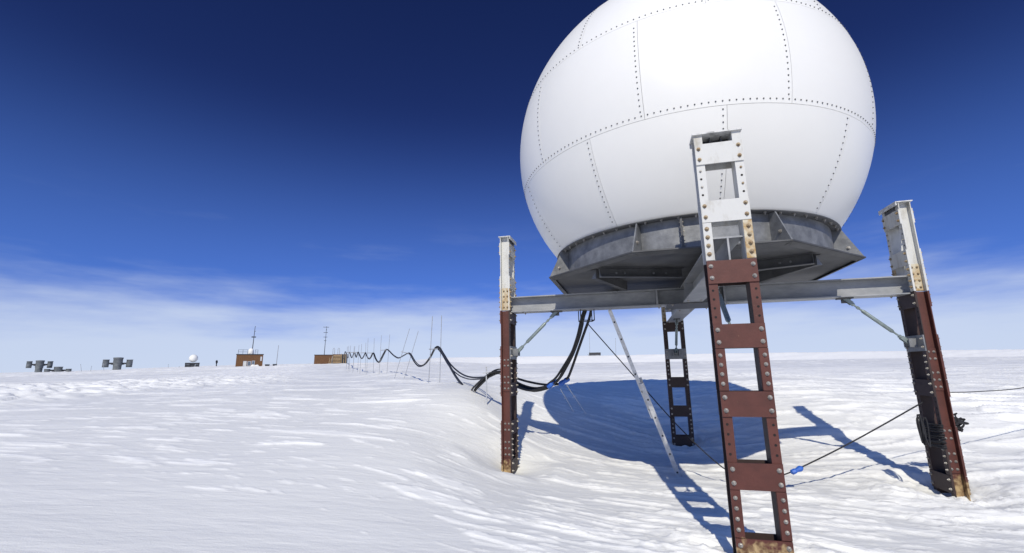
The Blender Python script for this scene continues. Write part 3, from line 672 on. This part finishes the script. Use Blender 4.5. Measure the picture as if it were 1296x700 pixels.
for i in range(n+1):
    t = i/n; x = W*(.02+.40*t); hgt = .62*math.sin(math.pi*t)**.8*(1+.25*math.sin(9*t))
    V += [(x, -1.1, -.3), (x, -.45, hgt*.75-.05), (x, -.06, hgt)]
for i in range(n):
    for j in range(2): a = i*3+j; Fc.append((a, a+3, a+4, a+1))
mb.add(V, Fc, 0, True)
o = mb.build('snow_drift', 'dome', None); o.location = tuple(p); o.rotation_euler = (0, 0, face(p)); o['kind'] = 'structure'
# brown hut with stairs
p = floor_at(417.5, 100); sc = 100/F_PX
h2 = thing('brown_hut', 'long low brown hut with an outside stair where the cables end', 'hut', tuple(p), face(p))
W, H, Dp = 39*sc/1.07, 12.0*sc, 3.2; xs = W*.06
mb = MB(); mb.bb(-W/2, xs, 0, Dp, -.5, H); mb.build('wall', 'brown', h2)
mb = MB(); mb.bb(-W/2-.07, xs+.07, -.07, Dp+.07, H, H+.12); mb.build('roof', 'dark', h2)
mb = MB(); mb.bb(xs+.1, W*.36, .4, Dp, -.5, H+.2); mb.build('porch', 'brown', h2)
for q in range(7):
    z = .15 + q*H/7; mb = MB(); mb.bb(xs+.15, W*.34, .2, .39, z, z+.16); mb.build('stair_tread', 'timber', h2)
mb = MB()
for x in (xs+.1, W*.36, W*.44, W*.50): mb.tube([(x, .2, -.3), (x, .2, H+.3)], .07, 5)
mb.build('stair_post', 'timber', h2)
mb = MB()
for s in (-.55, -.15): mb.tube([(xs+s-.1, -.5, -.2), (xs+s+.1, -.06, H*.75)], .05, 5)
for q in range(5): t = .15+q*.18; mb.tube([(xs-.65+.2*t, -.5+.42*t, -.2+t*H*.75), (xs-.25+.2*t, -.5+.42*t, -.2+t*H*.75)], .05, 5)
mb.build('wall_ladder', 'timber', h2)
for x in (W*.10, W*.26):
    mb = MB(); mb.tube([(x-.18, .5, H+.1), (x-.18, .5, H+1.3), (x-.08, .5, H+1.55), (x+.08, .5, H+1.55), (x+.18, .5, H+1.3), (x+.18, .5, H+.1)], .05, 5); mb.build('rail_hoop', 'pole', h2)
mb = MB(); mb.bb(W*.37, W*.56, .3, 2.2, -.4, H*1.1); mb.build('cable_housing', 'dark', h2)
mb = MB(); x = -W*.20; mb.tube([(x, 1, H+.1), (x+.12, 1, H+6.4)], [.08, .04], 6)
for z, w in ((6.2, .6), (5.0, .45), (4.0, .4), (3.2, .25)): mb.tube([(x-w, 1, H+z), (x+w, 1, H+z)], .05, 5)
mb.tube([(x+.12-.08, 1, H+5.6), (x+.2, 1, H+5.6)], .12, 6); mb.build('antenna_mast', 'dark', h2)

# person walking far off
p = floor_at(274, 122)
per = MB()
def limb(a, b, ra, rb): per.tube([a, (np.array(a)+b)/2, b], [ra, (ra+rb)/2, rb], 8)
body = bpy.data.meshes.new('person'); pts = [(0,0,.95),(0,.0,1.15),(0,0,1.38),(0,.0,1.50),(0,-.02,1.66),  (.10,0,.90),(.13,.12,.50),(.13,.02,.06),(.13,-.16,.03), (-.10,0,.90),(-.12,-.16,.50),(-.12,-.10,.06),(-.12,-.28,.03), (.20,0,1.40),(.27,.06,1.12),(.24,-.10,.88), (-.20,0,1.40),(-.27,-.04,1.12),(-.24,-.2,.90)]
edg = [(0,1),(1,2),(2,3),(3,4),(0,5),(5,6),(6,7),(7,8),(0,9),(9,10),(10,11),(11,12),(2,13),(13,14),(14,15),(2,16),(16,17),(17,18)]
rr_ = [.17,.18,.19,.08,.115,.12,.085,.065,.05,.12,.085,.065,.05,.09,.07,.05,.09,.07,.05]
body.from_pydata(pts, edg, []); body.materials.append(M['cloth'])
o = bpy.data.objects.new('person', body); COL.objects.link(o)
sm = o.modifiers.new('skin', 'SKIN'); su = o.modifiers.new('sub', 'SUBSURF'); su.levels = su.render_levels = 1
for i, v in enumerate(body.skin_vertices[0].data): v.radius = (rr_[i], rr_[i]); v.use_root = i == 0
o.location = (p[0], p[1], p[2] - .02); o.rotation_euler = (0, 0, face(p) + .6)
tag(o, 'lone person in dark winter clothing walking on the snow near the small white dome', 'person')

# small white dish dome on a dark frame
p = floor_at(243.5, 125); sc = 125/F_PX
sd = thing('small_radome', 'small white ball shaped dome on a dark trestle far out on the snow', 'radome', tuple(p), face(p))
mb = MB(); prof = [(1.05*math.sin(t), -1.05*math.cos(t)) for t in np.linspace(0, math.pi, 14)]; mb.lathe(prof, 20, 0, (.1, 0, 2.35)); mb.build('dome', 'dome', sd)
mb = MB()
for x in (-1.5, -.5, .5, 1.5): mb.bb(x-.12, x+.12, -.6, .6, -.4, 1.05)
mb.bb(-1.65, 1.65, -.6, .6, .75, 1.15); mb.bb(-.5, .5, -.5, .5, -.3, .8); mb.bb(-1.6, -.6, -.55, .5, .0, .7); mb.bb(.7, 1.6, -.55, .5, .1, .7); mb.build('trestle', 'dark', sd)

def machine(u, Y, w, h, hc, side_z, label, foot_w=.42, tilt=0):
    p = floor_at(u, Y); root = thing('drum_machine', label, 'machine', tuple(p), face(p), 'grey drum machines far out on the snow')
    mb = MB(); R = w*.16
    mb.lathe([(R*.9, -.4), (R*foot_w*2.1, .0), (R*foot_w*2.1, h*.36), (R*.95, h*.40), (R, h*.50), (R, h*.88), (R*1.08, h*.90), (R*1.08, h*.98), (R*.5, h)], 18); mb.build('drum', 'grey', root)
    mb = MB(); mb.bb(-w*.36, w*.36, -.3, .3, side_z - .25, side_z + .25); mb.bb(-w*.22, w*.22, -.4, .4, side_z - .4, side_z - .1); mb.build('axle_beam', 'dark', root)
    for s in (-1, 1):
        mb = MB(); r = w*.105; c = np.array([s*w*.385, 0, side_z]); k = s*.16
        mb.lathe([(.02, -hc/2), (r, -hc/2), (r*1.04, -hc*.1), (r, hc/2 - .15), (r*1.1, hc/2 - .12), (r*1.1, hc/2), (.02, hc/2)], 14, 0, tuple(c)); mb.build('side_drum', 'grey', root)
machine(50.5, 150, 6.2, 4.1, 2.2, 2.7, 'tall grey drum machine on a narrow stem, farthest out beside the low one')
machine(75, 152, 6.6, 1.9, .95, .7, 'low flat grey drum machine half buried in snow')
machine(149, 145, 7.4, 4.1, 2.4, 2.2, 'broad grey drum machine standing alone between the low one and the small dome')

# small things near the huts
for u, Y, s, lb in ((338.5, 92, .32, 'small dark crate half buried beside the hut with the white roof dome'), (348, 93, .30, 'small dark crate at the foot of the thin leaning pole')):
    p = floor_at(u, Y); root = thing('crate', lb, 'crate', tuple(p), face(p) + .3)
    mb = MB(); mb.bb(-s, s, -.3, .3, -.3, 1.5*s); mb.build('box', 'dark', root)
    mb = MB(); mb.bb(-s-.04, s+.04, -.34, .34, 1.5*s, 1.5*s+.1); mb.build('lid', 'grey', root)
def thinpole(u, vb, ut, vt, Y, label, r=.05):
    a = at(u, vb, Y); b = at(ut, vt, Y); a[2] = min(a[2], gz(a[0], a[1])) - .1; mb = MB(); mb.tube([(0, 0, -.3), b - a], [r, r*.7], 6); mb.tube([(b-a)*.985, (b-a)], r*1.6, 6); o = mb.build('marker_pole', 'pole'); o.location = tuple(a); return tag(o, label, 'pole')
thinpole(349.5, 463, 352.5, 437.5, 93, 'thin pale pole leaning on the snow between the two brown huts', .07)
thinpole(746.5, 452, 746, 421, 262, 'thin pale pole beside the distant dark sledge', .13)
thinpole(779.5, 452, 779, 428, 262, 'thin pale pole alone on the horizon under the platform', .13)
for u, vb, ut, vt, lb in ((104, 470, 102, 461, 'tiny leaning marker stick by the low drum machine'), (115, 467, 116, 463, 'shortest tilted marker stick near the low drum machine'), (132, 470, 131, 460, 'tiny marker stick just beside the broad drum machine'),
                          (213, 467, 213, 461, 'tiny upright marker stick before the small white dome'), (225, 467, 227, 463.5, 'tiny tilted marker stick before the small white dome')):
    thinpole(u, vb, ut, vt, 118, lb, .05)
p = floor_at(753.5, 262)
sl = thing('cargo_sledge', 'long low dark cargo sledge on the far snow, seen under the platform', 'sledge', tuple(p), face(p))
mb = MB(); mb.bb(-3.3, 3.3, -1.2, 1.2, .35, 1.75); mb.build('load', 'dark', sl)
for s in (-1, 1):
    mb = MB(); mb.tube([(-4.0, s*1.0, .8), (-3.4, s*1.0, .1), (3.3, s*1.0, .06)], .16, 6); [mb.tube([(x, s*1.0, .1), (x, s*1.0, .4)], .12, 5) for x in (-2.4, 0, 2.4)]; mb.build('runner', 'grey', sl)

# ------------------------------------------------------------------ light, sky, camera
SUN = np.array([.0910, .7490, -.6562]); elev = math.asin(.6562); azs = math.atan2(-SUN[0], -SUN[1])
ld_ = bpy.data.lights.new('sun', 'SUN'); ld_.energy = 3.8; ld_.angle = rad(.53); ld_.color = (1, .94, .81)
so = bpy.data.objects.new('sun', ld_); COL.objects.link(so); so.rotation_euler = Vector(SUN).to_track_quat('-Z', 'Y').to_euler(); so.location = (0, -10, 20)

w = bpy.data.worlds.new('World'); S.world = w; w.use_nodes = True; nt = w.node_tree; N = nt.nodes; L = nt.links
bg = N['Background']; bg.inputs['Strength'].default_value = .12
sky = N.new('ShaderNodeTexSky'); sky.sky_type = 'NISHITA'; sky.sun_disc = False; sky.sun_elevation = elev; sky.sun_rotation = azs
sky.altitude = 3500; sky.air_density = 1.0; sky.dust_density = .3; sky.ozone_density = 4.0
tc = N.new('ShaderNodeTexCoord'); sep = N.new('ShaderNodeSeparateXYZ'); L.new(tc.outputs['Generated'], sep.inputs[0])
def math_(op, a, b=None, c=None):
    n = N.new('ShaderNodeMath'); n.operation = op
    for i, v in enumerate((a, b, c)):
        if v is None: continue
        if isinstance(v, (int, float)): n.inputs[i].default_value = v
        else: L.new(v, n.inputs[i])
    return n.outputs[0]
def rng(v, a, b, c=0., d=1., smooth=True):
    n = N.new('ShaderNodeMapRange'); n.interpolation_type = 'SMOOTHSTEP' if smooth else 'LINEAR'
    for i, q in zip((1, 2, 3, 4), (a, b, c, d)): n.inputs[i].default_value = q
    L.new(v, n.inputs[0]); return n.outputs[0]
mp = N.new('ShaderNodeMapping'); mp.inputs['Scale'].default_value = (2.2, 2.2, 13); L.new(tc.outputs['Generated'], mp.inputs['Vector'])
n1 = N.new('ShaderNodeTexNoise'); n1.inputs['Scale'].default_value = 1.6; n1.inputs['Detail'].default_value = 7; n1.inputs['Roughness'].default_value = .55; L.new(mp.outputs[0], n1.inputs['Vector'])
z = sep.outputs['Z']
# thin ice-crystal veil that hugs the horizon, its top frayed
zz = math_('MULTIPLY_ADD', math_('SUBTRACT', n1.outputs['Fac'], .5), -.16, z)
veil = math_('MULTIPLY', rng(zz, .190, .050), .84)
wisp = math_('MULTIPLY', math_('MULTIPLY', rng(n1.outputs['Fac'], .55, .75), rng(z, .36, .16)), .09)
fac = math_('MAXIMUM', veil, wisp)
mixn = N.new('ShaderNodeMix'); mixn.data_type = 'RGBA'; mixn.inputs['B'].default_value = (5.4, 6.1, 7.3, 1)
gm = N.new('ShaderNodeGamma'); gm.inputs['Gamma'].default_value = 1.45; L.new(sky.outputs['Color'], gm.inputs['Color'])
tn = N.new('ShaderNodeMix'); tn.data_type = 'RGBA'; tn.blend_type = 'MULTIPLY'; tn.inputs['Factor'].default_value = 1; tn.inputs['B'].default_value = (.225, .215, .33, 1)
L.new(gm.outputs[0], tn.inputs['A'])
glow = N.new('ShaderNodeMix'); glow.data_type = 'RGBA'; glow.inputs['B'].default_value = (.80, 2.0, 6.2, 1)
L.new(math_('MULTIPLY', rng(z, .54, .08), .54), glow.inputs['Factor']); L.new(tn.outputs['Result'], glow.inputs['A'])
# extra blue glow round the sun, behind the photographer, added to fill the shadows
dt = N.new('ShaderNodeVectorMath'); dt.operation = 'DOT_PRODUCT'; dt.inputs[1].default_value = tuple(-SUN); L.new(tc.outputs['Generated'], dt.inputs[0])
fill_glow = N.new('ShaderNodeMix'); fill_glow.data_type = 'RGBA'; fill_glow.inputs['B'].default_value = (.75, 2.0, 6.0, 1)
L.new(math_('MULTIPLY', rng(dt.outputs['Value'], .05, .95), .85), fill_glow.inputs['Factor']); L.new(glow.outputs['Result'], fill_glow.inputs['A'])
L.new(fac, mixn.inputs['Factor']); L.new(fill_glow.outputs['Result'], mixn.inputs['A']); L.new(mixn.outputs['Result'], bg.inputs['Color'])

cam = bpy.data.cameras.new('camera'); co = bpy.data.objects.new('camera', cam); COL.objects.link(co); S.camera = co
cam.sensor_fit = 'HORIZONTAL'; cam.sensor_width = 36; cam.lens = F_PX/1296*36; cam.clip_start = .05; cam.clip_end = 20000
Xc = CR*Xr - SR*Up; Yc = SR*Xr + CR*Up; Zc = -Fw
co.matrix_world = Matrix(((Xc[0], Yc[0], Zc[0], 0), (Xc[1], Yc[1], Zc[1], 0), (Xc[2], Yc[2], Zc[2], 0), (0, 0, 0, 1)))

S.view_settings.view_transform = 'Standard'; S.view_settings.look = 'None'; S.view_settings.exposure = 0; S.view_settings.gamma = 1
S.render.engine = 'CYCLES'; S.cycles.max_bounces = 6; S.cycles.diffuse_bounces = 3; S.cycles.use_denoising = True
